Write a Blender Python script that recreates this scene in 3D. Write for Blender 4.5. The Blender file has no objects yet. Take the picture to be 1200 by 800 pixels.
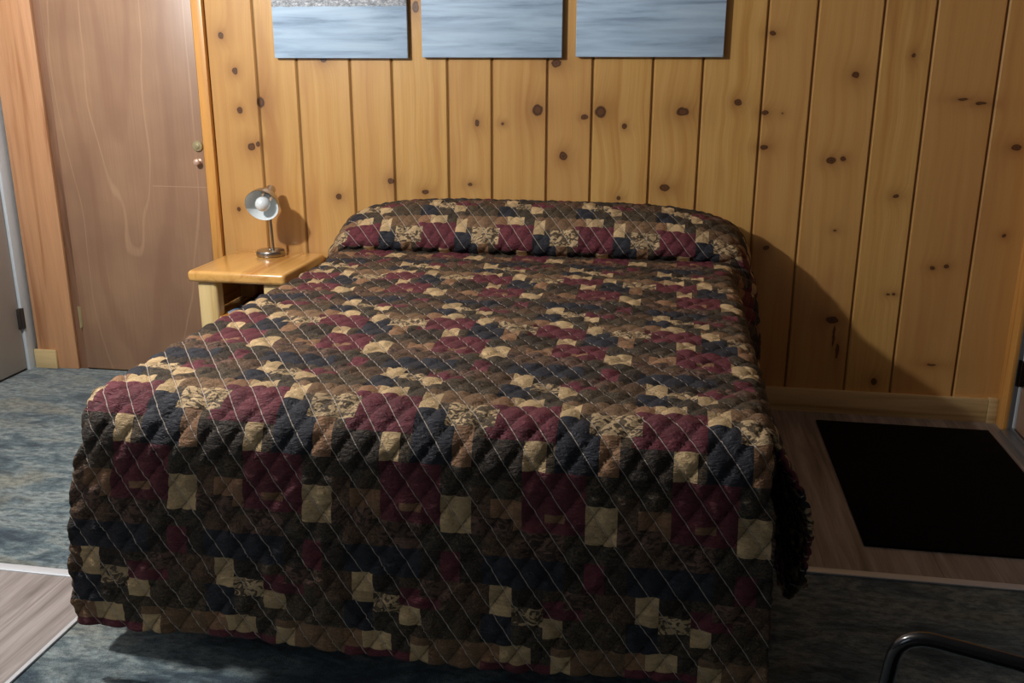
import bpy, bmesh, math, random
import numpy as np
from mathutils import Vector, Matrix, noise
R = math.radians
SC = bpy.context.scene
COL = SC.collection

# ------------------------------------------------------------------ camera
PITCH, YAW, ROLL, FPX = 16.55, 9.62, 0.16, 1095.0
CAM = Vector((0.0, -3.5743, 1.30))
cd = bpy.data.cameras.new('camera')
cam = bpy.data.objects.new('camera', cd); COL.objects.link(cam)
cd.sensor_fit = 'HORIZONTAL'; cd.sensor_width = 36.0
cd.lens = FPX * 36.0 / 1200.0
cd.clip_start = 0.02; cd.clip_end = 60
p, y_ = R(PITCH), R(YAW)
fw = Vector((-math.sin(y_)*math.cos(p), math.cos(y_)*math.cos(p), -math.sin(p)))
rt = fw.cross(Vector((0, 0, 1))).normalized(); up = rt.cross(fw)
c_, s_ = math.cos(R(ROLL)), math.sin(R(ROLL))
r2 = rt*c_ + up*s_; u2 = up*c_ - rt*s_
M4 = Matrix((r2, u2, -fw)).transposed().to_4x4(); M4.translation = CAM
cam.matrix_world = M4
SC.camera = cam

# ------------------------------------------------------------------ light
SC.view_settings.view_transform = 'Standard'
SC.view_settings.look = 'None'
SC.view_settings.gamma = 1.0
SC.view_settings.use_curve_mapping = False
SC.view_settings.exposure = 0.0
w = bpy.data.worlds.new('world'); SC.world = w; w.use_nodes = True
w.node_tree.nodes['Background'].inputs[0].default_value = (0.6, 0.7, 1.0, 1)
w.node_tree.nodes['Background'].inputs[1].default_value = 0.0
def lamp(name, kind, loc, power, color, **kw):
    d = bpy.data.lights.new(name, kind); d.energy = power; d.color = color
    for k, v in kw.items(): setattr(d, k, v)
    o = bpy.data.objects.new(name, d); o.location = loc; COL.objects.link(o)
    return o
lamp('ceiling_bulb', 'POINT', (-1.95, -1.77, 2.00), 140, (1.0, 0.965, 0.92), shadow_soft_size=0.05)
# soft daylight coming through the left part of the room
sl = lamp('entry_daylight', 'AREA', (-2.6, -3.9, 1.45), 6, (0.72, 0.86, 1.0), shape='RECTANGLE', size=0.8, size_y=1.3)
sl.rotation_euler = (R(90), 0, R(-60))
# ------------------------------------------------------------------ helpers
def lin(c):
    return tuple(((v/255.0)/12.92 if v/255.0 <= 0.04045 else ((v/255.0+0.055)/1.055)**2.4) for v in c)

class MB:
    """collects geometry for one mesh"""
    def __init__(s): s.bm = bmesh.new()
    def box(s, x0, x1, y0, y1, z0, z1, bev=0.0, seg=2, mat=None):
        r = bmesh.ops.create_cube(s.bm, size=1.0)
        vs = r['verts']
        for v in vs:
            v.co = Vector(((x0+x1)/2 + v.co.x*(x1-x0), (y0+y1)/2 + v.co.y*(y1-y0), (z0+z1)/2 + v.co.z*(z1-z0)))
        if bev:
            es = list({e for v in vs for e in v.link_edges})
            r = bmesh.ops.bevel(s.bm, geom=es, offset=bev, segments=seg, affect='EDGES', profile=0.5)
            vs = list({v for f in r['faces'] for v in f.verts} | {v for v in vs if v.is_valid})
        if mat is not None:
            for v in vs: v.co = mat @ v.co
        return s
    def lathe(s, prof, loc=(0, 0, 0), rot=None, n=48):
        rings = []
        for (r, z) in prof:
            ring = []
            for i in range(n):
                a = 2*math.pi*i/n
                q = Vector((r*math.cos(a), r*math.sin(a), z))
                if rot is not None: q = rot @ q
                ring.append(s.bm.verts.new(q + Vector(loc)))
            rings.append(ring)
        for a, b in zip(rings, rings[1:]):
            for i in range(n):
                s.bm.faces.new((a[i], a[(i+1) % n], b[(i+1) % n], b[i]))
        for ring, flip in ((rings[0], True), (rings[-1], False)):
            if prof[0 if flip else -1][0] > 1e-5:
                try: s.bm.faces.new(list(reversed(ring)) if flip else ring)
                except ValueError: pass
        return s
    def tube(s, pts, rad, n=20):
        pts = [Vector(q) for q in pts]
        rings = []; prev = None
        for i, q in enumerate(pts):
            t = (pts[min(i+1, len(pts)-1)] - pts[max(i-1, 0)]).normalized()
            if prev is None:
                a = t.orthogonal().normalized()
            else:
                a = (prev - t*prev.dot(t)).normalized()
            prev = a; b = t.cross(a)
            rings.append([s.bm.verts.new(q + (a*math.cos(2*math.pi*k/n) + b*math.sin(2*math.pi*k/n))*rad) for k in range(n)])
        for a, b in zip(rings, rings[1:]):
            for i in range(n): s.bm.faces.new((a[i], a[(i+1) % n], b[(i+1) % n], b[i]))
        s.bm.faces.new(list(reversed(rings[0]))); s.bm.faces.new(rings[-1])
        return s
    def build(s, name, mat, parent=None, smooth=True, kind=None, label=None):
        bmesh.ops.remove_doubles(s.bm, verts=s.bm.verts, dist=1e-6)
        bmesh.ops.recalc_face_normals(s.bm, faces=s.bm.faces)
        me = bpy.data.meshes.new(name); s.bm.to_mesh(me); s.bm.free()
        o = bpy.data.objects.new(name, me); COL.objects.link(o)
        me.materials.append(mat)
        if smooth:
            me.polygons.foreach_set('use_smooth', [True]*len(me.polygons))
            try: me.set_sharp_from_angle(angle=R(35))
            except Exception: pass
        if parent is not None: o.parent = parent
        if kind: o['kind'] = kind
        if label: o['label'] = label
        return o

def fillet(pts, r, n=8):
    """round the corners of a polyline"""
    pts = [Vector(q) for q in pts]; out = [pts[0]]
    for i in range(1, len(pts)-1):
        a, b, c = pts[i-1], pts[i], pts[i+1]
        d1 = (a-b).normalized(); d2 = (c-b).normalized()
        q1 = b+d1*r; q2 = b+d2*r
        for k in range(n+1):
            t = k/n; out.append(q1*(1-t)**2 + b*2*t*(1-t) + q2*t*t)
    out.append(pts[-1]); return out

def tag(o, label, cat, group=None, kind=None):
    o['label'] = label; o['category'] = cat
    if group: o['group'] = group
    if kind: o['kind'] = kind
    return o
def empty(name, loc, rz=0.0):
    o = bpy.data.objects.new(name, None); COL.objects.link(o)
    o.empty_display_size = 0.1
    o.location = loc; o.rotation_euler = (0, 0, rz); return o

class NT:
    """small node-tree writer"""
    def __init__(s, name, rough=0.5, spec=0.5, metal=0.0, coat=0.0, coat_rough=0.1, sheen=0.0):
        s.m = bpy.data.materials.new(name); s.m.use_nodes = True
        s.t = s.m.node_tree; s.b = s.t.nodes['Principled BSDF']
        s.b.inputs['Roughness'].default_value = rough
        s.b.inputs['Specular IOR Level'].default_value = spec
        s.b.inputs['Metallic'].default_value = metal
        s.b.inputs['Coat Weight'].default_value = coat
        s.b.inputs['Coat Roughness'].default_value = coat_rough
        s.b.inputs['Sheen Weight'].default_value = sheen
    def n(s, typ, **kw):
        nd = s.t.nodes.new(typ)
        for k, v in kw.items(): setattr(nd, k, v)
        return nd
    def set(s, sock, v):
        if isinstance(v, bpy.types.NodeSocket): s.t.links.new(v, sock)
        else:
            if hasattr(sock.default_value, '__len__'):
                if not hasattr(v, '__len__'): v = (v,)*len(sock.default_value)
                if len(v) < len(sock.default_value): v = tuple(v) + (1.0,)
            sock.default_value = v
    def math(s, op, a, b=0.0, c=None):
        nd = s.n('ShaderNodeMath', operation=op)
        s.set(nd.inputs[0], a); s.set(nd.inputs[1], b)
        if c is not None: s.set(nd.inputs[2], c)
        return nd.outputs[0]
    def vmath(s, op, a, b=None, scale=None):
        nd = s.n('ShaderNodeVectorMath', operation=op)
        s.set(nd.inputs[0], a)
        if b is not None: s.set(nd.inputs[1], b)
        if scale is not None: s.set(nd.inputs['Scale'], scale)
        return nd.outputs[1] if op in ('LENGTH', 'DOT_PRODUCT') else nd.outputs[0]
    def mix(s, f, a, b, mode='MIX'):
        nd = s.n('ShaderNodeMix', data_type='RGBA', blend_type=mode)
        s.set(nd.inputs[0], f); s.set(nd.inputs[6], a); s.set(nd.inputs[7], b)
        return nd.outputs[2]
    def maprange(s, v, a, b, c=0.0, d=1.0, smooth=False):
        nd = s.n('ShaderNodeMapRange', interpolation_type='SMOOTHSTEP' if smooth else 'LINEAR')
        for i, q in enumerate((v, a, b, c, d)): s.set(nd.inputs[i], q)
        return nd.outputs[0]
    def noise(s, vec, scale=5, detail=3, rough=0.5, dist=0.0, color=False):
        nd = s.n('ShaderNodeTexNoise')
        s.set(nd.inputs['Vector'], vec); s.set(nd.inputs['Scale'], scale)
        nd.inputs['Detail'].default_value = detail; nd.inputs['Roughness'].default_value = rough
        nd.inputs['Distortion'].default_value = dist
        return nd.outputs[1] if color else nd.outputs[0]
    def coord(s, which='Object'):
        return s.n('ShaderNodeTexCoord').outputs[which]
    def mapping(s, vec, scale=(1, 1, 1), loc=(0, 0, 0), rot=(0, 0, 0)):
        nd = s.n('ShaderNodeMapping'); s.set(nd.inputs[0], vec)
        nd.inputs[1].default_value = loc; nd.inputs[2].default_value = rot; nd.inputs[3].default_value = scale
        return nd.outputs[0]
    def sep(s, v):
        nd = s.n('ShaderNodeSeparateXYZ'); s.set(nd.inputs[0], v); return nd.outputs
    def comb(s, x, y, z):
        nd = s.n('ShaderNodeCombineXYZ')
        for i, q in enumerate((x, y, z)): s.set(nd.inputs[i], q)
        return nd.outputs[0]
    def ramp(s, f, stops):
        nd = s.n('ShaderNodeValToRGB'); s.set(nd.inputs[0], f)
        els = nd.color_ramp.elements
        while len(els) < len(stops): els.new(0.5)
        for e, (pos, c) in zip(els, stops):
            e.position = pos; e.color = tuple(c)+(1,)
        return nd.outputs[0]
    def color(s, v): s.set(s.b.inputs['Base Color'], v); return s
    def rough(s, v): s.set(s.b.inputs['Roughness'], v); return s
    def bump(s, h, strength=0.3, dist=0.01):
        nd = s.n('ShaderNodeBump'); nd.inputs['Strength'].default_value = strength
        nd.inputs['Distance'].default_value = dist
        s.set(nd.inputs['Height'], h); s.t.links.new(nd.outputs[0], s.b.inputs['Normal'])
        return s

# ------------------------------------------------------------------ materials
SEAMS = [-2.75, -2.02, -1.821, -1.62, -1.454, -1.239, -1.073, -0.855, -0.684, -0.474, -0.306, -0.087, 0.091, 0.305, 0.473, 0.694, 0.864, 1.089, 1.265]
#        x, z, half width, half height, darkness
KNOTS = [(-1.756,1.401,.9,1,.8),(-1.711,1.27,.9,1,.8),(-1.702,1.121,.9,1,.8),(-1.74,.727,.7,.8,.7),(-1.664,.979,1.3,1.4,.7),
 (-1.612,1.151,1.8,2.3,.55),(-1.636,.99,1.1,1.2,.55),(-1.344,1.313,1.1,.9,.75),(-1.092,.856,1.0,1.0,.75),(-1.309,.79,.9,.9,.85),(-.951,.816,1.2,.8,.7),
 (-.743,1.083,.7,1.0,.8),(-.772,.85,.9,.6,.6),(-.644,1.082,.8,.6,.5),(-.511,1.133,2.1,2.1,.6),(-.443,1.302,1.6,1.1,.75),
 (-.334,1.11,1.0,.8,.8),(-.411,.965,1.1,1.2,.85),(-.274,1.13,2.2,2.2,.6),(-.184,1.078,.7,.8,.8),(.026,1.133,2.2,1.5,.65),
 (-.026,.855,1.6,1.1,.75),(-.197,.812,.7,.7,.7),(.221,1.168,.9,.8,.95),(.32,1.133,1.0,.7,.75),(-.973,1.502,1.0,1.8,.75),
 (.325,1.405,.9,.6,.8),(.619,1.265,1.2,1.0,.7),(.564,.967,1.1,.8,.95),(.605,.974,.7,.6,.8),(.801,.844,.9,.6,.7),
 (.601,.713,.5,.4,.7),(.361,.641,.8,.7,.8),(.813,.48,.5,.4,.8),(.834,.481,.5,.4,.8),(.959,.586,.7,.5,.85),(1.005,.594,.7,.5,.85),
 (.805,1.331,.6,.7,.7),(1.181,1.023,1.3,.8,.8),(.624,.372,1.5,.9,.95),(.801,.136,.8,1.0,.9),(1.186,.713,.6,.5,.8),
 (.325,1.01,1.2,.7,.75),(.38,1.13,.5,.5,.4),(.985,1.185,1.9,.45,.55),(1.045,1.172,1.9,.6,.6),(.636,.31,.35,3.2,.8),(.655,.25,.45,2.2,.8),(1.0,.215,1.9,.5,.5)]

def pine_wall():
    k = NT('knotty_pine', rough=0.38, spec=0.5, coat=0.25, coat_rough=0.22)
    P = k.coord('Object')
    att = k.n('ShaderNodeAttribute'); att.attribute_name = 'board'
    rnd = att.outputs[2]
    warp = k.vmath('SCALE', k.vmath('SUBTRACT', k.noise(P, 45, 2, color=True), (.5, .5, .5)), scale=0.010)
    Q = k.vmath('ADD', P, warp)
    best = None; dark = None
    for (x, z, a, b, d) in KNOTS:
        rr = 0.0135
        v = k.vmath('MULTIPLY', k.vmath('SUBTRACT', Q, (x, 0, z)), (1/(rr*a), 0, 1/(rr*b)))
        L = k.vmath('LENGTH', v)
        t = k.math('SUBTRACT', L, d*1.2)
        best = t if best is None else k.math('SMOOTH_MIN', best, t, 0.35)
    # grain: bent around the knots
    xyz = k.sep(P)
    halo = k.math('EXPONENT', k.math('MULTIPLY', k.math('MAXIMUM', best, 0.0), -0.45))
    gx = k.math('ADD', xyz[0], k.math('MULTIPLY', halo, 0.035))
    wav = k.noise(k.comb(k.math('MULTIPLY', xyz[0], 2.0), k.math('MULTIPLY', rnd, 30.0), k.math('MULTIPLY', xyz[2], 1.6)), 1.6, 2)
    gx = k.math('ADD', gx, k.math('MULTIPLY', wav, 0.05))
    gv = k.comb(k.math('MULTIPLY', gx, 34.0), k.math('MULTIPLY', rnd, 37.0), k.math('MULTIPLY', xyz[2], 0.9))
    g = k.noise(gv, 1.0, 5, 0.55)
    gf = k.noise(k.comb(k.math('MULTIPLY', gx, 260.0), k.math('MULTIPLY', rnd, 90.0), k.math('MULTIPLY', xyz[2], 5.0)), 1.0, 3)
    big = k.noise(k.comb(k.math('MULTIPLY', xyz[0], 5.5), k.math('MULTIPLY', rnd, 11.0), k.math('MULTIPLY', xyz[2], .75)), 1.0, 3, .6)
    c = k.ramp(g, [(0.28, lin((190, 137, 72))), (0.45, lin((208, 161, 90))), (0.62, lin((218, 174, 104))), (0.8, lin((198, 145, 78)))])
    c = k.mix(k.maprange(gf, .35, .75, 0, .22), c, lin((168, 112, 60)))
    c = k.mix(k.maprange(big, .54, .68, 0, .6, True), c, lin((166, 112, 66)))
    c = k.mix(k.maprange(rnd, 0, 1, 0, .6), c, lin((198, 148, 90)))
    # knots with a dark ring and a stained surround
    c = k.mix(k.math('MULTIPLY', halo, 0.5), c, lin((128, 74, 32)))
    rings = k.math('SINE', k.math('MULTIPLY', best, 9.0))
    kn = k.mix(k.maprange(rings, -1, 1), lin((62, 36, 22)), lin((98, 60, 34)))
    c = k.mix(k.maprange(best, .10, -.12, 0, .92, True), c, kn)
    # the colour darkens towards the bottom of the grooves
    gr = k.n('ShaderNodeAttribute'); gr.attribute_name = 'groove'
    c = k.mix(k.math('POWER', gr.outputs[2], 2.2), c, lin((58, 34, 18)))
    k.color(c)
    k.rough(k.maprange(gf, .3, .7, .34, .46))
    k.bump(k.math('ADD', k.math('MULTIPLY', g, .6), k.math('MULTIPLY', k.noise(P, 9, 3), 1.2)), 0.12, 0.01)
    return k.m

def pine(name, base, dark, axis='z', rough=.4, coat=.2, knots=True, seed=0.0, scale=1.0):
    k = NT(name, rough=rough, coat=coat, coat_rough=.2)
    P = k.coord('Object'); x, y, z = k.sep(P)[:3]
    sc = {'z': (28, 28, 1.3), 'x': (1.3, 28, 28), 'y': (28, 1.3, 28)}[axis]
    V = k.mapping(P, tuple(q*scale for q in sc), (seed, seed*1.7, seed*.3))
    g = k.noise(V, 1.0, 4, .55, .6)
    f = k.noise(k.mapping(P, tuple(q*scale*7 for q in sc)), 1.0, 2)
    c = k.ramp(g, [(.3, dark), (.48, base), (.68, tuple(min(1, q*1.12) for q in base)), (.85, dark)])
    c = k.mix(k.maprange(f, .4, .8, 0, .22), c, dark)
    if knots:
        vo = k.n('ShaderNodeTexVoronoi'); k.set(vo.inputs['Vector'], k.mapping(P, tuple(4.5 if q > 2 else 2.6 for q in sc), (seed*3.1, .4, seed)))
        vo.inputs['Scale'].default_value = 1.0
        d = k.math('ADD', vo.outputs[0], k.math('MULTIPLY', k.math('SUBTRACT', k.noise(P, 60), .5), .05))
        c = k.mix(k.maprange(d, .10, .055, 0, .85, True), c, lin((75, 45, 28)))
    k.color(c); k.bump(g, .08, .005)
    return k.m

M_WALL = pine_wall()
M_TRIM = pine('pine_casing', lin((198, 148, 108)), lin((170, 116, 78)), 'z', seed=3.3)
M_TRIM2 = pine('pine_strip', lin((214, 156, 82)), lin((176, 112, 50)), 'z', seed=9.1)
M_JAMB = pine('shaded_jamb_pine', lin((134, 98, 76)), lin((104, 72, 54)), 'z', seed=6.1, knots=False)  # shade of the recess beside the door, put into a darker wood colour
M_BASE = pine('pale_pine', lin((205, 180, 132)), lin((170, 140, 92)), 'x', rough=.5, coat=0, seed=5.2, knots=False)
M_STAND = pine('nightstand_pine', lin((226, 174, 98)), lin((200, 134, 66)), 'y', rough=.22, coat=.6, knots=False, seed=1.2, scale=.7)
M_STANDL = pine('nightstand_leg_pine', lin((228, 202, 146)), lin((208, 174, 112)), 'z', rough=.3, coat=.4, knots=False, seed=2.9)

def plain(name, rgb, rough=.5, metal=0.0, spec=.5, coat=0.0, var=.06, bump=.05, scale=30):
    k = NT(name, rough=rough, metal=metal, spec=spec, coat=coat)
    nz = k.noise(k.coord('Object'), scale, 3)
    c = lin(rgb)
    k.color(k.mix(nz, tuple(q*(1-var) for q in c), tuple(min(1, q*(1+var)) for q in c)))
    if bump: k.bump(nz, bump, .003)
    return k.m
M_WHITE = plain('white_paint', (205, 214, 222), .4)
M_DOORW = plain('grey_white_door_paint', (176, 172, 168), .45, var=.03, scale=6)
M_CEIL = plain('ceiling_paint', (150, 148, 146), .9)
M_PAINT = plain('grey_wall_paint', (92, 92, 94), .9)
M_NICKEL = plain('brushed_nickel', (172, 166, 158), .28, 1.0, bump=.02, scale=120)
M_BRASS = plain('aged_brass', (186, 172, 132), .3, .5, bump=.02)
M_KNOB = plain('worn_copper_knob', (206, 172, 152), .35, .2, bump=.02)
M_HINGE = plain('dark_hinge_steel', (84, 82, 82), .4, .8)
M_BLACKH = plain('black_hinge', (26, 24, 24), .4, .6)
M_ALU = plain('aluminium_threshold', (165, 172, 182), .35, .9)
M_STRIPW = plain('transition_strip_metal', (212, 218, 226), .35, .3)
M_BLACK = plain('black_gloss_tube', (14, 14, 17), .18, .0, coat=.5, bump=.0)
M_VINYL = plain('black_vinyl', (22, 22, 24), .5)
M_DARKWOOD = plain('dark_bed_frame', (38, 32, 30), .6)
M_TICK = plain('mattress_ticking', (198, 194, 186), .9)
M_SHADEIN = plain('white_enamel', (226, 236, 240), .35, spec=.5, bump=0)
M_PAPER = plain('paper_pages', (214, 214, 206), .8)

def glass_bulb():
    k = NT('frosted_bulb', rough=.25); k.color((.78, .84, .88)); k.b.inputs['Subsurface Weight'].default_value = .3
    k.b.inputs['Subsurface Radius'].default_value = (.02, .02, .02)
    nz = k.noise(k.coord('Object'), 20); k.rough(k.maprange(nz, 0, 1, .2, .3)); return k.m
M_BULB = glass_bulb()

def mag_cover():
    k = NT('magazine_cover', rough=.25, coat=.4)
    P = k.coord('Object'); nz = k.noise(P, 9, 3)
    k.color(k.ramp(nz, [(.3, lin((40, 70, 120))), (.42, lin((90, 150, 210))), (.6, lin((206, 220, 232))), (.8, lin((110, 160, 210)))]))
    return k.m
M_MAG = mag_cover()

def veneer():
    k = NT('brown_door_veneer', rough=.42, coat=.25, coat_rough=.35)
    P = k.coord('Object'); x, y, z = k.sep(P)[:3]
    n1 = k.noise(k.comb(k.math('MULTIPLY', x, 3.5), 0.0, k.math('MULTIPLY', z, 1.0)), 1.0, 2)
    # long cathedral figure: contour lines of a stretched hill
    dx = k.math('MULTIPLY', k.math('ADD', x, 2.20), 6.5)
    dz = k.math('MULTIPLY', k.math('SUBTRACT', z, 1.42), 1.05)
    dd = k.math('SQRT', k.math('ADD', k.math('MULTIPLY', dx, dx), k.math('MULTIPLY', dz, dz)))
    dd = k.math('ADD', dd, k.math('MULTIPLY', n1, 1.3))
    rg = k.math('SINE', k.math('MULTIPLY', dd, 7.0))
    fine = k.noise(k.comb(k.math('MULTIPLY', x, 130.0), 0.0, k.math('MULTIPLY', z, 3.0)), 1.0, 3)
    blot = k.noise(P, 3.2, 3)
    c = k.mix(k.maprange(blot, .35, .7), lin((150, 116, 92)), lin((170, 134, 105)))
    c = k.mix(k.maprange(rg, .55, 1.0, 0, .32, True), c, lin((136, 98, 78)))
    c = k.mix(k.maprange(rg, -.985, -1.0, 0, .3, True), c, lin((204, 168, 134)))
    c = k.mix(k.maprange(fine, .4, .75, 0, .3), c, lin((136, 100, 78)))
    seam = k.math('MULTIPLY', k.math('COMPARE', z, 0.815, 0.0018), k.math('GREATER_THAN', x, -2.10))
    c = k.mix(k.math('MULTIPLY', seam, .5), c, lin((190, 160, 132)))
    k.color(c); k.bump(fine, .06, .003); return k.m
M_VENEER = veneer()

def carpet():
    k = NT('blue_grey_carpet', rough=.95, spec=.15, sheen=.2)
    P = k.coord('Object')
    a = k.noise(k.mapping(P, (3.2, 7.5, 1), (1.3, .2, 0), (0, 0, R(12))), 1.3, 6, .68, .8)
    b = k.noise(k.mapping(P, (2.2, 5.0, 1), (7.3, 4.2, 0), (0, 0, R(-14))), 1.0, 4, .6, .5)
    f = k.noise(P, 260, 2, .7)
    m = k.noise(k.mapping(P, (30, 60, 1)), 1.0, 4, .7)
    c = k.ramp(a, [(.36, lin((58, 74, 88))), (.45, lin((112, 132, 140))), (.55, lin((164, 176, 176))), (.68, lin((96, 116, 126)))])
    c = k.mix(k.maprange(b, .52, .66, 0, .55, True), c, lin((160, 154, 130)))
    c = k.mix(k.maprange(b, .44, .34, 0, .6, True), c, lin((64, 80, 92)))
    c = k.mix(k.maprange(m, .42, .62, 0, .7), c, lin((52, 64, 72)))
    c = k.mix(k.maprange(f, .3, .7, .0, .45), c, lin((60, 70, 76)))
    k.color(c); k.bump(k.math('ADD', k.math('MULTIPLY', f, 1.0), k.math('MULTIPLY', m, 1.6)), .7, .006); return k.m
M_CARPET = carpet()

def vinyl_plank(name, base, dark, lite, axis='y'):
    k = NT(name, rough=.42, spec=.5)
    P = k.coord('Object')
    x, y, z = k.sep(P)[:3]
    if axis == 'x': x, y = y, x
    pid = k.math('FLOOR', k.math('DIVIDE', x, .152))
    V = k.comb(k.math('MULTIPLY', x, 26.0), k.math('MULTIPLY', pid, 7.3), k.math('MULTIPLY', y, 1.7))
    g = k.noise(V, 1.0, 6, .62, .5)
    f = k.noise(k.comb(k.math('MULTIPLY', x, 170.0), k.math('MULTIPLY', pid, 3.1), k.math('MULTIPLY', y, 6.0)), 1.0, 3, .6)
    c = k.ramp(g, [(.32, dark), (.48, base), (.62, lite), (.8, base)])
    c = k.mix(k.maprange(f, .45, .75, 0, .4), c, dark)
    fr = k.math('FRACT', k.math('DIVIDE', x, .152))
    c = k.mix(k.math('MULTIPLY', k.math('LESS_THAN', fr, .012), .6), c, lin((70, 62, 58)))
    k.color(c); k.bump(g, .1, .003); return k.m
M_PLANK = vinyl_plank('grey_oak_vinyl', lin((142, 134, 131)), lin((110, 102, 98)), lin((166, 158, 156)))

def sub_floor_mat():
    k = NT('black_door_mat', rough=.95, spec=.1)
    P = k.coord('Object'); f = k.noise(P, 400, 2)
    b = k.noise(P, 90, 2)
    k.color(k.mix(f, lin((7, 7, 8)), lin((18, 18, 20)))); k.bump(k.math('ADD', f, b), .6, .004); return k.m
M_MAT = sub_floor_mat()

def seascape(name, seed, surf):
    k = NT(name, rough=.55, spec=.4)
    P = k.coord('Object'); x, y, z = k.sep(P)[:3]
    V = k.comb(k.math('MULTIPLY', x, 2.6), seed, k.math('MULTIPLY', z, 34.0))
    g = k.noise(V, 1.0, 5, .6, .4)
    V2 = k.comb(k.math('MULTIPLY', x, 1.1), seed+4.0, k.math('MULTIPLY', z, 7.0))
    h = k.noise(V2, 1.0, 3, .6, .3)
    c = k.ramp(g, [(.28, lin((128, 150, 176))), (.45, lin((164, 190, 216))), (.6, lin((182, 208, 232))), (.78, lin((196, 220, 240)))])
    c = k.mix(k.maprange(h, .52, .72, 0, .55, True), c, lin((118, 138, 162)))
    c = k.mix(k.maprange(h, .42, .3, 0, .5, True), c, lin((180, 200, 218)))
    if surf:
        e = k.math('ADD', z, k.math('MULTIPLY', k.noise(k.mapping(P, (30, 1, 30)), 1.0, 4, .7), .012))
        sp = k.noise(k.mapping(P, (60, 1, 90)), 1.0, 4, .8)
        foam = k.ramp(sp, [(.4, lin((120, 126, 134))), (.55, lin((176, 182, 190))), (.65, lin((225, 230, 235)))])
        c = k.mix(k.maprange(e, surf, surf+.004), c, foam)
    k.color(c)
    wv = k.n('ShaderNodeTexWave'); 
    k.bump(k.noise(P, 500, 1), .15, .002); return k.m

# ------------------------------------------------------------------ the room shell
XL, XR, YR, ZC = -2.77, 1.265, -5.9, 2.42
def struct(o, kind='structure'):
    o['kind'] = kind; return o
struct(MB().box(XL-.1, 3.1, YR-.1, .12, -.12, 0.0).build('floor', M_CARPET, smooth=False))
struct(MB().box(XL-.1, 3.1, YR-.1, .12, ZC, ZC+.1).build('ceiling', M_CEIL, smooth=False))

def panel_wall(name, seams, z0, z1, depth=.10):
    """V-grooved vertical boards: one continuous sheet with a profile along x"""
    bm = bmesh.new()
    prof = []   # (x, y, board id, groove)
    g = .0075; dgr = .0075
    rnd = random.Random(11)
    ids = [rnd.random() for _ in seams]
    for i in range(len(seams)-1):
        a, b = seams[i], seams[i+1]
        prof += [(a+.0012, dgr, i, 1), (a+g, 0.0, i, 0), ((a+b)/2, 0.0, i, 0), (b-g, 0.0, i, 0), (b-.0012, dgr, i, 1)]
    lb = bm.verts.layers.float.new('board'); lg = bm.verts.layers.float.new('groove')
    prev = None
    cuts = [z0, z1]
    for q in prof:
        cur = []
        for z in cuts:
            v = bm.verts.new((q[0], q[1], z)); v[lb] = ids[q[2]]; v[lg] = q[3]*.85; cur.append(v)
        if prev: bm.faces.new((prev[0], cur[0], cur[1], prev[1]))
        prev = cur
    # closed back so that the wall has its thickness
    xa, xb = seams[0], seams[-1]
    bv = [bm.verts.new(c) for c in ((xa, depth, z0), (xb, depth, z0), (xb, depth, z1), (xa, depth, z1))]
    bm.faces.new((bv[1], bv[0], bv[3], bv[2]))
    me = bpy.data.meshes.new(name); bm.to_mesh(me); bm.free()
    o = bpy.data.objects.new(name, me); COL.objects.link(o); me.materials.append(M_WALL)
    return o
struct(panel_wall('wall_back', SEAMS, 0.0, ZC))
M_SIDE = pine('side_wall_pine', lin((205, 150, 84)), lin((170, 108, 52)), 'z', seed=7.7, scale=.6)
# left wall with the white door's opening
WL = MB()
WL.box(XL-.1, XL, YR, -1.06, 0, ZC); WL.box(XL-.1, XL, -.075, 0.05, 0, ZC); WL.box(XL-.1, XL, -1.06, -.075, 2.05, ZC)
struct(WL.build('wall_left', M_PAINT, smooth=False))
WR = MB()
WR.box(XR, XR+.1, -.105, .05, 0, ZC); WR.box(XR, XR+.1, -2.6, -1.06, 0, ZC); WR.box(XR, XR+.1, -1.06, -.105, 2.05, ZC)
WR.box(XR, 3.1, -2.6, -2.5, 0, ZC); WR.box(3.0, 3.1, YR, -2.5, 0, ZC)
struct(WR.build('wall_right', M_PAINT, smooth=False))
struct(MB().box(XL-.1, 3.1, YR-.1, YR, 0, ZC).build('wall_front', M_PAINT, smooth=False))
# brown closet door in the back wall (hung in front of the boards, framed by pine casings)
d1 = MB().box(-2.505, -1.862, -.018, .004, .008, 2.03, .002).build('door_1', M_VENEER); struct(d1)
def knob_obj(name, x, z, y0, prof, mat, parent):
    rot = Matrix.Rotation(R(90), 3, 'X')
    return MB().lathe(prof, (x, y0, z), rot, 32).build(name, mat, parent)
esc = [(0, 0), (.0205, 0), (.0215, .002), (.0215, .006), (.0195, .009), (.0105, .010), (.010, .013), (.0065, .014), (0, .014)]
knob_obj('deadbolt', -1.884, .980, -.018, esc, M_BRASS, d1)
kp = [(0, 0), (.012, 0), (.012, .003), (.006, .006), (.006, .014), (.0115, .019), (.0135, .025), (.011, .031), (.005, .034), (0, .0345)]
knob_obj('door_knob', -1.884, .918, -.018, kp, M_KNOB, d1)
for z in (.24, 1.75):
    h = MB(); h.box(-2.509, -2.500, -.0225, -.004, z-.045, z+.045, .001)
    for q in (-.044, -.018, .012, .044-.026):
        pass
    h.lathe([(0, -.048), (.0045, -.048), (.0045, .048), (0, .048)], (-2.507, -.0225, z), None, 16)
    h.build('hinge', M_BRASS, d1)
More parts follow.
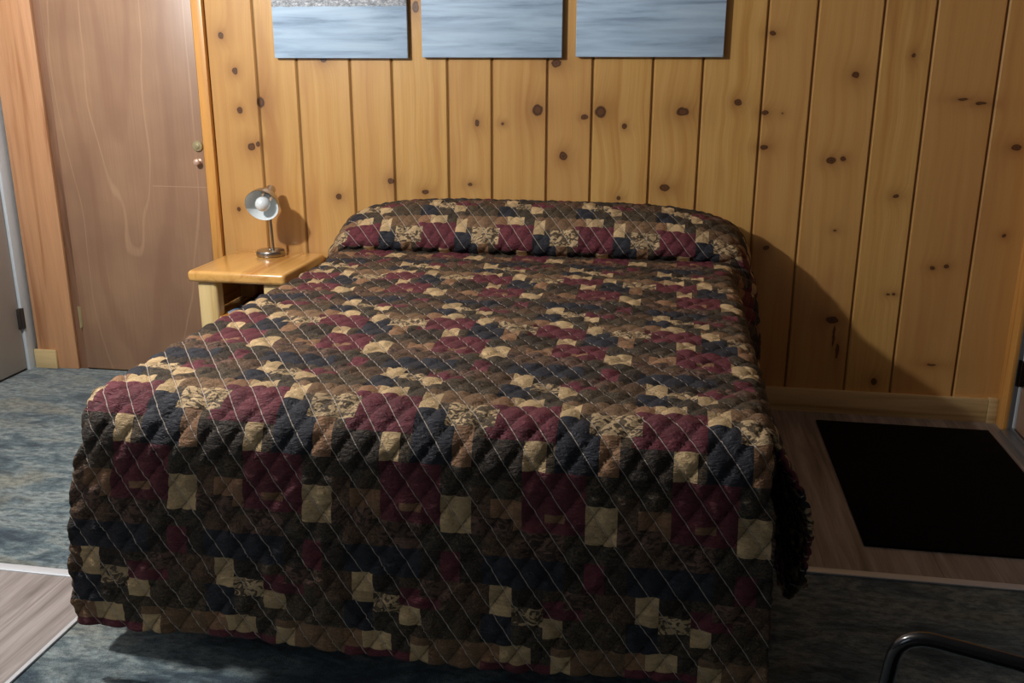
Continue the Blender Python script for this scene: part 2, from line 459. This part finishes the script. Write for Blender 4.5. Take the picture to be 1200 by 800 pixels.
# casings
struct(MB().box(-2.735, -2.545, -.022, 0, .0, 2.12, .003).build('trim_1', M_TRIM))
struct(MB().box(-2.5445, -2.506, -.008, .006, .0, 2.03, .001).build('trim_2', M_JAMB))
struct(MB().box(-1.862, -1.818, -.020, .004, .0, 2.06, .004).build('trim_3', M_TRIM2))
struct(MB().box(-2.545, -1.818, -.0225, .004, 2.031, 2.14, .003).build('trim_4', M_TRIM2))
# white casing and door on the left wall
struct(MB().box(XL-.002, XL+.022, -.070, 0, 0, 2.05, .002).build('trim_5', M_WHITE))
struct(MB().box(XL-.002, XL+.022, -1.15, -1.065, 0, 2.13, .002).build('trim_6', M_WHITE))
struct(MB().box(XL-.002, XL+.022, -1.064, 0, 2.051, 2.13, .002).build('trim_7', M_WHITE))
d2 = MB().box(XL-.028, XL+.012, -1.058, -.077, .010, 2.045, .002).build('door_2', M_DOORW); struct(d2)
for z in (.235, 1.02, 1.80):
    h = MB(); h.box(XL+.010, XL+.0235, -.092, -.058, z-.045, z+.045, .001)
    h.lathe([(0, -.046), (.006, -.046), (.006, .046), (0, .046)], (XL+.024, -.074, z), None, 16)
    h.build('hinge', M_HINGE, d2)
h = MB().lathe(kp, (XL+.012, -1.0, .95), Matrix.Rotation(R(90), 3, 'Y') @ Matrix.Scale(1.6, 3), 32).build('door_knob', M_BRASS, d2)
# baseboards
struct(MB().box(-2.745, -2.640, -.036, -.0222, 0, .085, .003).build('baseboard_left', M_BASE))
struct(MB().box(-1.817, 1.215, -.018, 0, 0, .096, .003).build('baseboard_back', M_BASE))
struct(MB().box(1.216, XR-.016, -.024, 0, 0, .100, .002).build('trim_8', M_BASE))
# right door: pine casing, recessed jamb, brown door, aluminium threshold
struct(MB().box(XR-.016, XR+.002, -.098, 0, 0, 2.05, .003).build('trim_9', M_TRIM2))
struct(MB().box(XR-.016, XR+.002, -1.16, -1.062, 0, 2.13, .003).build('trim_10', M_TRIM2))
struct(MB().box(XR-.016, XR+.002, -1.061, 0, 2.051, 2.13, .003).build('trim_11', M_TRIM2))
struct(MB().box(XR+.012, XR+.024, -.116, -.106, .02, 2.045, .002).build('trim_12', M_WHITE))
d3 = MB().box(XR+.020, XR+.060, -1.052, -.117, .022, 2.040, .002).build('door_3', M_VENEER); struct(d3)
for z in (.235, 1.02, 1.80):
    h = MB(); h.box(XR+.004, XR+.021, -.135, -.100, z-.045, z+.045, .001)
    h.lathe([(0, -.048), (.007, -.048), (.007, .048), (0, .048)], (XR+.004, -.112, z), None, 16)
    h.build('hinge', M_BLACKH, d3)
MB().lathe(kp, (XR+.020, -.99, .95), Matrix.Rotation(R(-90), 3, 'Y') @ Matrix.Scale(1.6, 3), 32).build('door_knob', M_BRASS, d3)
th = MB(); th.box(XR-.030, XR+.058, -1.055, -.106, 0, .016, .004); th.box(XR+.005, XR+.016, -1.055, -.108, .014, .024, .003)
struct(th.build('trim_13', M_ALU))

# vinyl plank areas set in the carpet, with metal transition strips
pl1 = MB().box(XL, -1.375, -3.2, -1.615, -.001, .004).build('floor_plank_entry', M_PLANK, smooth=False); struct(pl1)
pl2 = MB().box(-.10, XR, -1.235, -.002, -.001, .004).build('floor_plank_mat_side', M_PLANK, smooth=False); struct(pl2)
def strip(name, x0, x1, y0, y1):
    return struct(MB().box(x0, x1, y0, y1, 0, .007, .003).build(name, M_STRIPW))
strip('trim_14', XL, -1.370, -1.622, -1.590)
strip('trim_15', -.10, XR-.03, -1.262, -1.232)
strip('trim_16', -1.378, -1.366, -3.2, -1.622)

# ------------------------------------------------------------------ bedspread
XC, WO, RE = -.490, .714, .048           # centre line, half width to the outside, edge radius
WF = WO - RE
REFT = .105                               # edge radius over the foot
YH, YF = -.020, -1.940                   # head end, outside of the foot
ZT = .640
DROP = .545
# profile along the middle: wall -> pillow roll -> tuck -> foot
PROF = [(-.020, .735), (-.030, .775), (-.060, .798), (-.110, .806), (-.165, .800), (-.215, .779), (-.262, .750), (-.298, .716),
        (-.314, .684), (-.308, .658), (-.288, .640), (-.286, .633), (-.305, .635), (-.34, .640)]
def catmull(P, n=10):
    out = []
    for i in range(len(P)-1):
        p0, p1, p2, p3 = P[max(i-1, 0)], P[i], P[i+1], P[min(i+2, len(P)-1)]
        for k in range(n):
            t = k/n
            out.append(tuple(.5*((2*p1[j]) + (-p0[j]+p2[j])*t + (2*p0[j]-5*p1[j]+4*p2[j]-p3[j])*t*t + (-p0[j]+3*p1[j]-3*p2[j]+p3[j])*t**3) for j in (0, 1)))
    out.append(P[-1]); return out
prof = catmull(PROF)
prof += [(y, ZT) for y in np.arange(-.35, YF+REFT, -.01)] + [(YF+REFT, ZT)]
prof = np.array(prof)
seg = np.hypot(*np.diff(prof, axis=0).T); arc = np.concatenate([[0], np.cumsum(seg)])
LF = arc[-1]                              # fabric length up to the start of the foot edge
arc_roll = arc[np.argmin(np.abs(prof[:, 0]+.34) + (np.arange(len(prof)) < 120)*9)]
STEP = .0056
ARCL = RE*math.pi/2
HD = ARCL + (DROP - RE)
U = np.arange(-(WF+HD), WF+HD+1e-6, STEP); V = np.arange(0, LF+HD+1e-6, STEP)
NU, NV = len(U), len(V)
uu, vv = np.meshgrid(U, V)               # rows v, columns u
rs = np.random.RandomState(4)
def vnoise(x, y, seed):
    """smooth value noise on arrays"""
    xi = np.floor(x).astype(int); yi = np.floor(y).astype(int); fx = x-xi; fy = y-yi
    fx = fx*fx*(3-2*fx); fy = fy*fy*(3-2*fy)
    def h(a, b):
        n = (a*374761393 + b*668265263 + seed*1442695041) & 0xffffffff
        n = ((n ^ (n >> 13))*1274126177) & 0xffffffff
        return ((n ^ (n >> 16)) & 0xffff)/65535.0
    return (h(xi, yi)*(1-fx)+h(xi+1, yi)*fx)*(1-fy) + (h(xi, yi+1)*(1-fx)+h(xi+1, yi+1)*fx)*fy - .5
d = np.maximum(np.abs(uu)-WF, 0.0); f = np.maximum(vv-LF, 0.0); sg = np.sign(uu)
e = np.maximum(d, f)
REf = RE
rollm = np.clip((.62-vv)/.22, 0, 1); rollm = rollm*rollm*(3-2*rollm)
th0 = (np.pi/2)*np.where(d+f > 1e-9, d/(d+f+1e-12), 1.0)
RE = REf + .085*rollm*(d > 0) + (REFT-REf)*np.cos(th0)**2*(f > 0)            # the edge over the pillows is rounder
ARC_ = RE*math.pi/2
ea = np.clip(e/ARC_, 0, 1)*math.pi/2
over = np.maximum(e-ARC_, 0.0)
out = RE*np.sin(ea) ; down = RE*(1-np.cos(ea)) + over
th_ = (np.pi/2)*np.where(d+f > 1e-9, d/(d+f+1e-12), 0.0)      # 0 = foot, 90 deg = side
t_ = over/(HD-ARC_)
sideflare = np.where(sg < 0, .085*t_, .085*t_ + .035*np.sin(np.pi*np.clip(t_*1.1, 0, 1)))
# the right-hand side hangs fuller near the foot
fill = np.clip((vv-.35)/1.4, .0, 1.0)
sideflare = sideflare*(.35+.65*fill)
flare_x = sideflare
flare_y = .028*t_
# split corners: the foot panel and the side panels hang separately below the rounded edge
SPL = .050
b_ = np.clip(over/.05, 0, 1); b_ = b_*b_*(3-2*b_)
front = f >= d
left_ = (sg < 0)
fx_ = out*np.sin(th_)*(1-b_) + d*b_ + np.where(left_, .050*np.sin(np.pi*np.clip(t_*.72, 0, 1)), .012*t_)*np.clip(np.abs(uu)/WF-.3, 0, 1)
fy_ = (out+flare_y)*np.cos(th_)*(1-b_) + (out+flare_y)*b_
sx_ = (out+flare_x)*np.sin(th_)*(1-b_) + (out+flare_x)*b_
sy_ = out*np.cos(th_)*(1-b_) + f*b_
ox = np.where(front, fx_, sx_)*sg
oy = -np.where(front, fy_, sy_)
short = 1 - np.where(sg > 0, .46, .12)*np.clip((vv-(LF-.34))/.36, 0, 1)**1.5
down = np.where(front, down, down - over*(1-short))
vcl = np.clip(vv, 0, LF)
RE = REf
yt = np.interp(vcl, arc, prof[:, 0]); zt = np.interp(vcl, arc, prof[:, 1])
s_n = np.abs(uu)/(WF+.125)
g_ = np.sqrt(np.clip(1-np.clip(s_n, 0, 1)**4.4, 0, 1))
# how much of the roll's height also carries over the sides of the bed
yflat = np.interp(vcl, [0, LF], [YH, YF+REFT]); rollend = .66
zflat = np.full_like(zt, ZT)
inroll = vcl < arc_roll
ylin = np.where(inroll, YH + (-.34-YH)*vcl/arc_roll, yt)
yy = ylin + (yt-ylin)*g_
zz = zflat + (zt-zflat)*g_
crown = .012*(1-np.clip(np.abs(uu)/WF, 0, 1)**2)*np.clip((vv-arc_roll)/.2, 0, 1)*np.clip((LF-vv)/.25, 0, 1)
xx = XC + np.clip(uu, -WF, WF) + ox
yy = yy + oy
zz = zz - down + crown
# side skirt alongside the pillow roll stands out a little, as the cover is pulled over the pillow
pull = np.exp(-((vcl-.16)/.17)**2)*np.clip(d/.05, 0, 1)*np.exp(-d/.30)
xx += sg*pull*np.where(sg > 0, .015, .010)
P = np.stack([xx, yy, zz], -1)
# gentle drape waves of the skirt
a_path = np.where(d > f, vv, uu)
wave = vnoise(a_path*5.0+3.3, t_*.9, 5)*.055 + vnoise(a_path*13+1.1, t_*1.6+9, 8)*.016
wamp = np.clip(t_*1.4, 0, 1)
nx = np.where(front, 0, 1)*sg*(e > 0); ny = -np.where(front, 1, 0)*(e > 0)
P[..., 0] += nx*wave*wamp*.8; P[..., 1] += ny*wave*wamp*.6
P[..., 2] += vnoise(a_path*3.1, a_path*0+2, 12)*.022*t_
# soft unevenness of the top
P[..., 2] += (vnoise(uu*4, vv*4, 21)*.012 + vnoise(uu*11, vv*11, 22)*.006)*(1-np.clip(e/.05, 0, 1))*np.clip((vv-arc_roll)/.1, 0, 1)
# normals
def normals(P):
    du = np.gradient(P, axis=1); dv = np.gradient(P, axis=0)
    n = np.cross(dv, du); n /= (np.linalg.norm(n, axis=-1, keepdims=True)+1e-12)
    return n
N = normals(P)
N[N[..., 2] < -.5] *= 1
# quilting
QU, QV = .0575, .084
qa = uu/QU - vv/QV; qb = uu/QU + vv/QV
puff = np.sqrt(np.abs(np.sin(np.pi*qa)*np.sin(np.pi*qb)))
grooveB = np.exp(-(np.abs(((qb+.5) % 1)-.5)/.07)**2); grooveA = np.exp(-(np.abs(((qa+.5) % 1)-.5)/.06)**2)
fr = np.clip(t_*2, 0, 1)
crk = vnoise(uu*26, vv*70+vnoise(uu*14, vv*14, 3)*5, 31)*(.0046+.0055*fr) + vnoise(uu*60, vv*130, 32)*(.0024+.0028*fr) + vnoise(uu*22, vv*24, 33)*(.003+.006*fr)
disp = (.0052+.002*np.clip(e/.1, 0, 1))*puff - .0028*grooveB - .0022*grooveA + crk*puff*np.where((~front) & (over > 0), .35, 1.0)
inner = np.ones_like(disp)
P = P + N*disp[..., None]
P[..., 1] = np.minimum(P[..., 1], -.004)

# patchwork: one repeat of 14 x 28 little squares
PAL = {'M': (106, 48, 58), 'Y': (204, 174, 130), 'N': (43, 45, 54), 'O': (58, 51, 41), 'D': (36, 32, 30), 'T': (122, 94, 70),
       'R': (150, 112, 82), 'C': (200, 172, 132), 'B': (78, 57, 44), 'P': (112, 84, 70), 'G': (49, 47, 42)}
FLOR = {'M': .0, 'Y': .0, 'N': .0, 'O': .45, 'D': .25, 'T': .55, 'R': .12, 'C': 1.0, 'B': .5, 'P': .95, 'G': .4}
rects = [  # col0, col1, row0, row1, kind (col may pass 14 and wraps)
 (0, 14, 0, 28, 'O'),
 (0, 2, 0, 3, 'R'), (2, 5, 0, 2, 'Y'), (5, 7, 0, 3, 'G'), (7, 9, 1, 4, 'Y'), (9, 14, 0, 3, 'T'), (7, 9, 0, 1, 'T'),
 (0, 7, 2, 7, 'M'), (2, 5, 0, 2, 'Y'), (7, 11, 4, 10, 'N'), (10, 15, 3, 6, 'C'), (0, 4, 7, 11, 'O'), (4, 6, 7, 11, 'Y'),
 (11, 13, 6, 10, 'R'), (13, 18, 7, 11, 'D'),
 (14, 16, 11, 14, 'G'), (15, 18, 13, 16, 'R'), (4, 10, 10, 16, 'M'), (10, 13, 13, 17, 'Y'), (10, 14, 10, 13, 'G'), (13, 15, 12, 15, 'B'), (6, 8, 14, 15, 'R'), (13, 17, 15, 17, 'P'),
 (4, 8, 16, 19, 'P'), (8, 14, 17, 19, 'G'), (0, 4, 17, 19, 'B'),
 (0, 8, 19, 22, 'N'), (8, 10, 19, 22, 'D'), (10, 12, 19, 22, 'M'), (12, 14, 19, 22, 'D'),
 (11, 15, 22, 25, 'B'), (1, 3, 22, 25, 'Y'), (3, 6, 22, 24, 'D'), (6, 10, 23, 25, 'M'), (8, 11, 22, 24, 'P'), (3, 6, 24, 26, 'C'),
 (6, 8, 25, 27, 'Y'), (8, 14, 25, 28, 'O'), (0, 3, 25, 28, 'N'), (3, 6, 26, 28, 'G')]
tile = np.full((28, 14), 'O', dtype='<U1')
for c0, c1, r0, r1, kd in rects:
    for rr in range(r0, r1):
        for cc in range(c0, c1): tile[rr % 28, cc % 14] = kd
CU, CV = .286/14, .0200
col0 = -.513+.478                         # fabric u of the left edge of a maroon patch at the foot bend
ucf = (uu[:-1, :-1]+STEP/2 - (-.610+.478)); vcf = vv[:-1, :-1]+STEP/2 - (LF+.012)
wob = 0.0
ci = np.floor(ucf/CU).astype(int) % 14; ri = (np.floor(vcf/CV).astype(int) + 3) % 28
kk = tile[ri, ci]
colr = np.zeros(kk.shape+(4,), np.float32)
for q, c in PAL.items():
    m_ = kk == q; l = lin(c); colr[m_] = (l[0], l[1], l[2], FLOR[q])
# each patch was cut from a slightly different piece of cloth
big_i = (np.floor(ucf/(CU*14)).astype(int)*7 + np.floor(vcf/(CV*28)).astype(int)*13)
var = 1 + .16*np.sin(big_i*2.3 + ci//3*1.7 + ri//3*2.9)
colr[..., :3] *= var[..., None]

me = bpy.data.meshes.new('bedspread')
nv = NU*NV; me.vertices.add(nv); me.vertices.foreach_set('co', P.reshape(-1).astype(np.float32))
idx = np.arange(nv).reshape(NV, NU)
quads = np.stack([idx[:-1, :-1], idx[1:, :-1], idx[1:, 1:], idx[:-1, 1:]], -1).reshape(-1, 4)
keep = ~((d[:-1, :-1] > SPL) & (f[:-1, :-1] > SPL)) & ~((d[1:, 1:] > SPL) & (f[1:, 1:] > SPL)) & ~((d[:-1, 1:] > SPL) & (f[1:, 1:] > SPL))
keep &= ~((d[1:, :-1] > SPL) & (f[1:, :-1] > SPL))
keep = keep.reshape(-1); quads = quads[keep]; colr = colr.reshape(-1, 4)[keep]
nf = len(quads)
me.loops.add(nf*4); me.loops.foreach_set('vertex_index', quads.reshape(-1).astype(np.int32))
me.polygons.add(nf); me.polygons.foreach_set('loop_start', np.arange(0, nf*4, 4, dtype=np.int32))
me.polygons.foreach_set('loop_total', np.full(nf, 4, np.int32))
me.polygons.foreach_set('use_smooth', np.ones(nf, bool))
me.update(calc_edges=True)
ca = me.color_attributes.new('patch', 'FLOAT_COLOR', 'CORNER')
ca.data.foreach_set('color', np.repeat(colr, 4, axis=0).reshape(-1))
uvl = me.uv_layers.new(name='cloth')
uvv = np.stack([uu, vv], -1).reshape(-1, 2)[quads.reshape(-1)]
uvl.data.foreach_set('uv', uvv.reshape(-1).astype(np.float32))

def quilt_mat():
    k = NT('quilted_patchwork', rough=.6, spec=.3, sheen=.0)
    a = k.n('ShaderNodeVertexColor'); a.layer_name = 'patch'
    base = a.outputs[0]; flo = a.outputs[1]
    uvn = k.n('ShaderNodeUVMap'); uvn.uv_map = 'cloth'; UV = uvn.outputs[0]
    u, v = k.sep(UV)[:2]
    # printed leaves, scrolls and diamonds
    wp = k.vmath('ADD', UV, k.vmath('SCALE', k.noise(UV, 30, 2, color=True), scale=.03))
    vo = k.n('ShaderNodeTexVoronoi'); vo.feature = 'DISTANCE_TO_EDGE'; k.set(vo.inputs['Vector'], k.mapping(wp, (1, 1.6, 1), (0, 0, 0), (0, 0, .6)))
    vo.inputs['Scale'].default_value = 62
    leaf = k.maprange(k.noise(k.mapping(UV, (1, 1.5, 1), (0, 0, 0), (0, 0, .7)), 34, 2, .5, 2.2), .50, .53, 0, 1)
    sc = k.noise(k.mapping(UV, (1, 1, 1)), 70, 3, .6, 2.2)
    scroll = k.maprange(k.math('ABSOLUTE', k.math('SUBTRACT', sc, .5)), .02, .055, 1, 0)
    darkp = k.mix(.85, base, (.03, .02, .015))
    litep = k.mix(.42, base, lin((176, 140, 100)))
    c = k.mix(k.math('MULTIPLY', k.math('GREATER_THAN', flo, .8), leaf), base, darkp)
    mid = k.math('MULTIPLY', k.math('LESS_THAN', flo, .8), k.math('MULTIPLY', flo, scroll))
    c = k.mix(k.math('MULTIPLY', mid, 1.3), c, litep)
    c = k.mix(k.maprange(k.noise(UV, 240, 2), .3, .7, 0, .18), c, (.02, .016, .014))
    # stitching: one diagonal's thread glint painted pale, the other's groove shade painted dark
    wv = k.math('MULTIPLY', k.math('SUBTRACT', k.noise(UV, 22, 2), .5), .06)
    qa = k.math('ADD', k.math('SUBTRACT', k.math('DIVIDE', u, QU), k.math('DIVIDE', v, QV)), wv)
    qb = k.math('ADD', k.math('ADD', k.math('DIVIDE', u, QU), k.math('DIVIDE', v, QV)), wv)
    da = k.math('PINGPONG', qa, .5); db = k.math('PINGPONG', qb, .5)
    A = k.maprange(da, .026, .014, 0, 1); B = k.maprange(db, .05, .012, 0, 1)
    c = k.mix(k.math('MULTIPLY', B, .5), c, lin((38, 32, 28)))
    c = k.mix(k.math('MULTIPLY', A, .72), c, lin((222, 208, 194)))
    k.rough(k.maprange(A, 0, 1, .62, .35))
    k.color(c)
    w1 = k.noise(k.mapping(UV, (40, 95, 1)), 1.0, 4, .62, 1.6)
    k.bump(k.math('ADD', w1, k.math('MULTIPLY', A, .4)), .9, .009)
    return k.m
me.materials.append(quilt_mat())
me.update()
quilt = bpy.data.objects.new('bedspread', me); COL.objects.link(quilt)
so_ = quilt.modifiers.new('thickness', 'SOLIDIFY'); so_.thickness = .007; so_.offset = -1
tag(quilt, 'quilted maroon, tan and black patchwork bedspread pulled over the bed and its pillows', 'bedspread')

# ------------------------------------------------------------------ bed under it
bed = empty('bed', (XC, -1.0, 0))
tag(bed, 'bed standing head-on to the pine wall, hidden under the patchwork bedspread', 'bed')
def bb(x0, x1, y0, y1, z0, z1, bev): return MB().box(x0-XC, x1-XC, y0+1.0, y1+1.0, z0, z1, bev, 4)
bb(XC-.655, XC+.655, -1.875, -.05, .39, .612, .045).build('mattress', M_TICK, bed)
bb(XC-.65, XC+.65, -1.865, -.055, .20, .388, .02).build('box_spring', M_VINYL, bed)
bb(XC-.63, XC+.63, -1.84, -.07, .165, .198, .004).build('bed_frame', M_DARKWOOD, bed)
for x in (XC-.55, XC+.55):
    for y in (-1.70, -.95, -.2):
        MB().lathe([(0, 0), (.022, 0), (.022, .012), (.014, .02), (.014, .166), (0, .166)], (x-XC, y+1.0, 0), None, 20).build('leg', M_BLACKH, bed)

# ------------------------------------------------------------------ nightstand
ns = empty('nightstand', (-1.57, -.22, 0))
tag(ns, 'honey pine nightstand with rounded top and open shelf, left of the bed', 'nightstand')
NX, NY = -1.57, -.22
def nb(x0, x1, y0, y1, z0, z1, bev=.003, seg=2): return MB().box(x0-NX, x1-NX, y0-NY, y1-NY, z0, z1, bev, seg)
nb(-1.762, -1.376, -.425, -.012, .517, .560, .014, 5).build('tabletop', M_STAND, ns)
for x in (-1.735, -1.474):
    for y in (-.405, -.085):
        nb(x, x+.076, y, y+.062, 0, .517, .012, 4).build('leg', M_STANDL, ns)
nb(-1.722, -1.410, -.395, -.030, .364, .382).build('shelf', M_STAND, ns)
nb(-1.658, -1.475, -.045, -.030, .383, .517).build('back_panel', M_STAND, ns)
nb(-1.730, -1.717, -.342, -.086, .383, .517).build('side_panel', M_STAND, ns)
nb(-1.417, -1.404, -.342, -.086, .383, .517).build('side_panel', M_STAND, ns)
# reading matter on its shelf
rd = Matrix.Rotation(R(14), 4, 'Z')
mg = empty('magazine', (-1.566, -.250, .3825), R(1))
tag(mg, 'glossy blue and white magazine lying on the nightstand shelf', 'magazine')
MB().box(-.077, .077, -.111, .111, .001, .007, .001).build('pages', M_PAPER, mg)
MB().box(-.079, .079, -.113, .113, .0072, .0082).build('cover', M_MAG, mg)
bk = empty('book', (-1.550, -.215, .3910), R(5))
tag(bk, 'black-covered book lying on top of the magazine in the nightstand', 'book')
MB().box(-.062, .066, -.096, .096, .0015, .0175, .0005).build('pages', M_PAPER, bk)
cv = MB(); cv.box(-.066, .070, -.100, .100, .0, .0014); cv.box(-.066, .070, -.100, .100, .0176, .0192); cv.box(-.068, -.0635, -.100, .100, 0, .0192, .001)
cv.build('cover', M_VINYL, bk)

# ------------------------------------------------------------------ lamp
LX, LY, LZ = -1.572, -.095, .5605
lp = empty('table_lamp', (LX, LY, LZ))
tag(lp, 'small brushed-metal desk lamp with a tilted bowl shade, unlit, on the nightstand', 'lamp')
MB().lathe([(0, 0), (.053, 0), (.056, .002), (.057, .006), (.057, .016), (.0545, .021), (.050, .023), (.012, .024), (.009, .028), (0, .028)], (0, 0, 0), None, 64).build('base', M_NICKEL, lp)
SO = Vector((.006, -.005, .210))
MB().tube(fillet([(.012, .0, .022), (.010, .0, .10), (.006, .0, .222)], .03), .0052, 16).build('stem', M_NICKEL, lp)
ax = Vector((.07, -.86, -.36)).normalized()
rot = ax.to_track_quat('Z', 'Y').to_matrix()
so = Vector((.010, .0, .250))
MB().lathe([(0, -.034), (.014, -.034), (.018, -.030), (.0195, -.024), (.0195, .018), (.022, .024), (.022, .030), (0, .030)], so, rot, 40).build('socket', M_NICKEL, lp)
shade = MB().lathe([(.020, .022), (.030, .026), (.044, .038), (.055, .056), (.0625, .080), (.0655, .097), (.0662, .098), (.0650, .0985), (.0610, .080), (.0535, .0575), (.0425, .0405), (.029, .0285), (.021, .0250)], so, rot, 64)
sh = shade.build('lamp_shade', M_NICKEL, lp)
sh.data.materials.append(M_SHADEIN)
# the inside of the bowl is white enamel
inv = rot.transposed()
for pl in sh.data.polygons:
    c = inv @ (pl.center - so); n = inv @ pl.normal
    rad = Vector((c.x, c.y, 0)).normalized()
    if n.dot(rad) < .05 and c.z > .026: pl.material_index = 1
MB().lathe([(0, .030), (.013, .030), (.0135, .046), (.020, .058), (.0265, .072), (.0285, .084), (.0265, .097), (.019, .108), (.009, .1135), (0, .115)], so, rot, 40).build('bulb', M_BULB, sh)
MB().lathe([(0, -.008), (.006, -.008), (.006, .008), (0, .008)], so+Vector((.0, .0, -.020)), Matrix.Rotation(R(90), 3, 'Y'), 20).build('joint', M_NICKEL, lp)

# ------------------------------------------------------------------ pictures
def picture(x0, x1, z0, z1, mat, label):
    xc = (x0+x1)/2
    o = empty('canvas_picture', (xc, 0, z0))
    tag(o, label, 'picture', 'three seascape canvases above the bed')
    MB().box(x0-xc, x1-xc, -.022, -.009, 0, z1-z0, .0025, 3).build('canvas', mat, o)
    fb = MB(); w_ = .018
    fb.box(x0-xc+.006, x1-xc-.006, -.009, -.001, .006, .006+w_); fb.box(x0-xc+.006, x1-xc-.006, -.009, -.001, z1-z0-.006-w_, z1-z0-.006)
    fb.box(x0-xc+.006, x0-xc+.006+w_, -.009, -.001, .006, z1-z0-.006); fb.box(x1-xc-.006-w_, x1-xc-.006, -.009, -.001, .006, z1-z0-.006)
    fb.build('stretcher_frame', M_DARKWOOD, o, smooth=False)
Z0P = 1.318
picture(-1.532, -1.002, Z0P, Z0P+.62, seascape('sea_canvas_surf', 3.0, .190), 'left-hand blue seascape canvas with a band of pale foam near its middle')
picture(-.947, -.420, Z0P+.003, Z0P+.62, seascape('sea_canvas_ripple', 11.0, .23), 'middle blue seascape canvas, directly above the centre of the bed head')
picture(-.370, .158, Z0P+.006, Z0P+.62, seascape('sea_canvas_dusk', 23.0, None), 'right-hand blue seascape canvas with darker ripples along its right edge')

# ------------------------------------------------------------------ door mat
mt = MB().box(.583, 1.195, -1.09, -.118, .0045, .012, .003).build('door_mat', M_MAT)
tag(mt, 'black rectangular door mat on the wood-look floor by the right-hand door', 'mat')

# ------------------------------------------------------------------ tubular chair at the lower right
fx = Vector((-.943, .333, 0))           # the way the chair faces
sx = Vector((-.333, -.943, 0))          # towards its near side
corner = Vector((.318, -2.457, .600))
org = corner - fx*.24 + sx*.26; org.z = 0
ch = empty('armchair', org, math.atan2(fx.y, fx.x))
tag(ch, 'black tubular metal armchair cut off by the lower right corner of the photo', 'chair')
for s in (1, -1):
    y = -.26*s
    # in the chair's own frame: +x forward, +y to its left
    fr_ = fillet([(.29, y, 0.012), (.240, y, .600), (-.20, y, .600), (-.24, y, .40), (-.30, y, .012)], .045, 8)
    af = MB().tube(fr_, .0098, 18).build('arm_frame', M_BLACK, ch)
    for q in (.29, -.30):
        MB().lathe([(0, 0), (.013, 0), (.014, .004), (.013, .022), (.010, .024), (0, .024)], (q, y, 0), None, 20).build('foot_cap', M_VINYL, af)
MB().box(-.22, .23, -.235, .235, .40, .45, .02, 4).build('seat', M_VINYL, ch)
MB().tube([(.262, -.262, .36), (.262, .262, .36)], .008).build('crossbar', M_BLACK, ch)
MB().tube([(-.245, -.262, .38), (-.245, .262, .38)], .008).build('crossbar', M_BLACK, ch)
MB().tube(fillet([(-.215, -.225, .42), (-.30, -.225, .86), (-.30, .225, .86), (-.215, .225, .42)], .05, 8), .0095, 18).build('back_frame', M_BLACK, ch)
bkm = Matrix.Translation((-.272, 0, .68)) @ Matrix.Rotation(R(-11), 4, 'Y')
MB().box(-.018, .018, -.205, .205, -.11, .13, .014, 4, bkm).build('backrest', M_VINYL, ch)
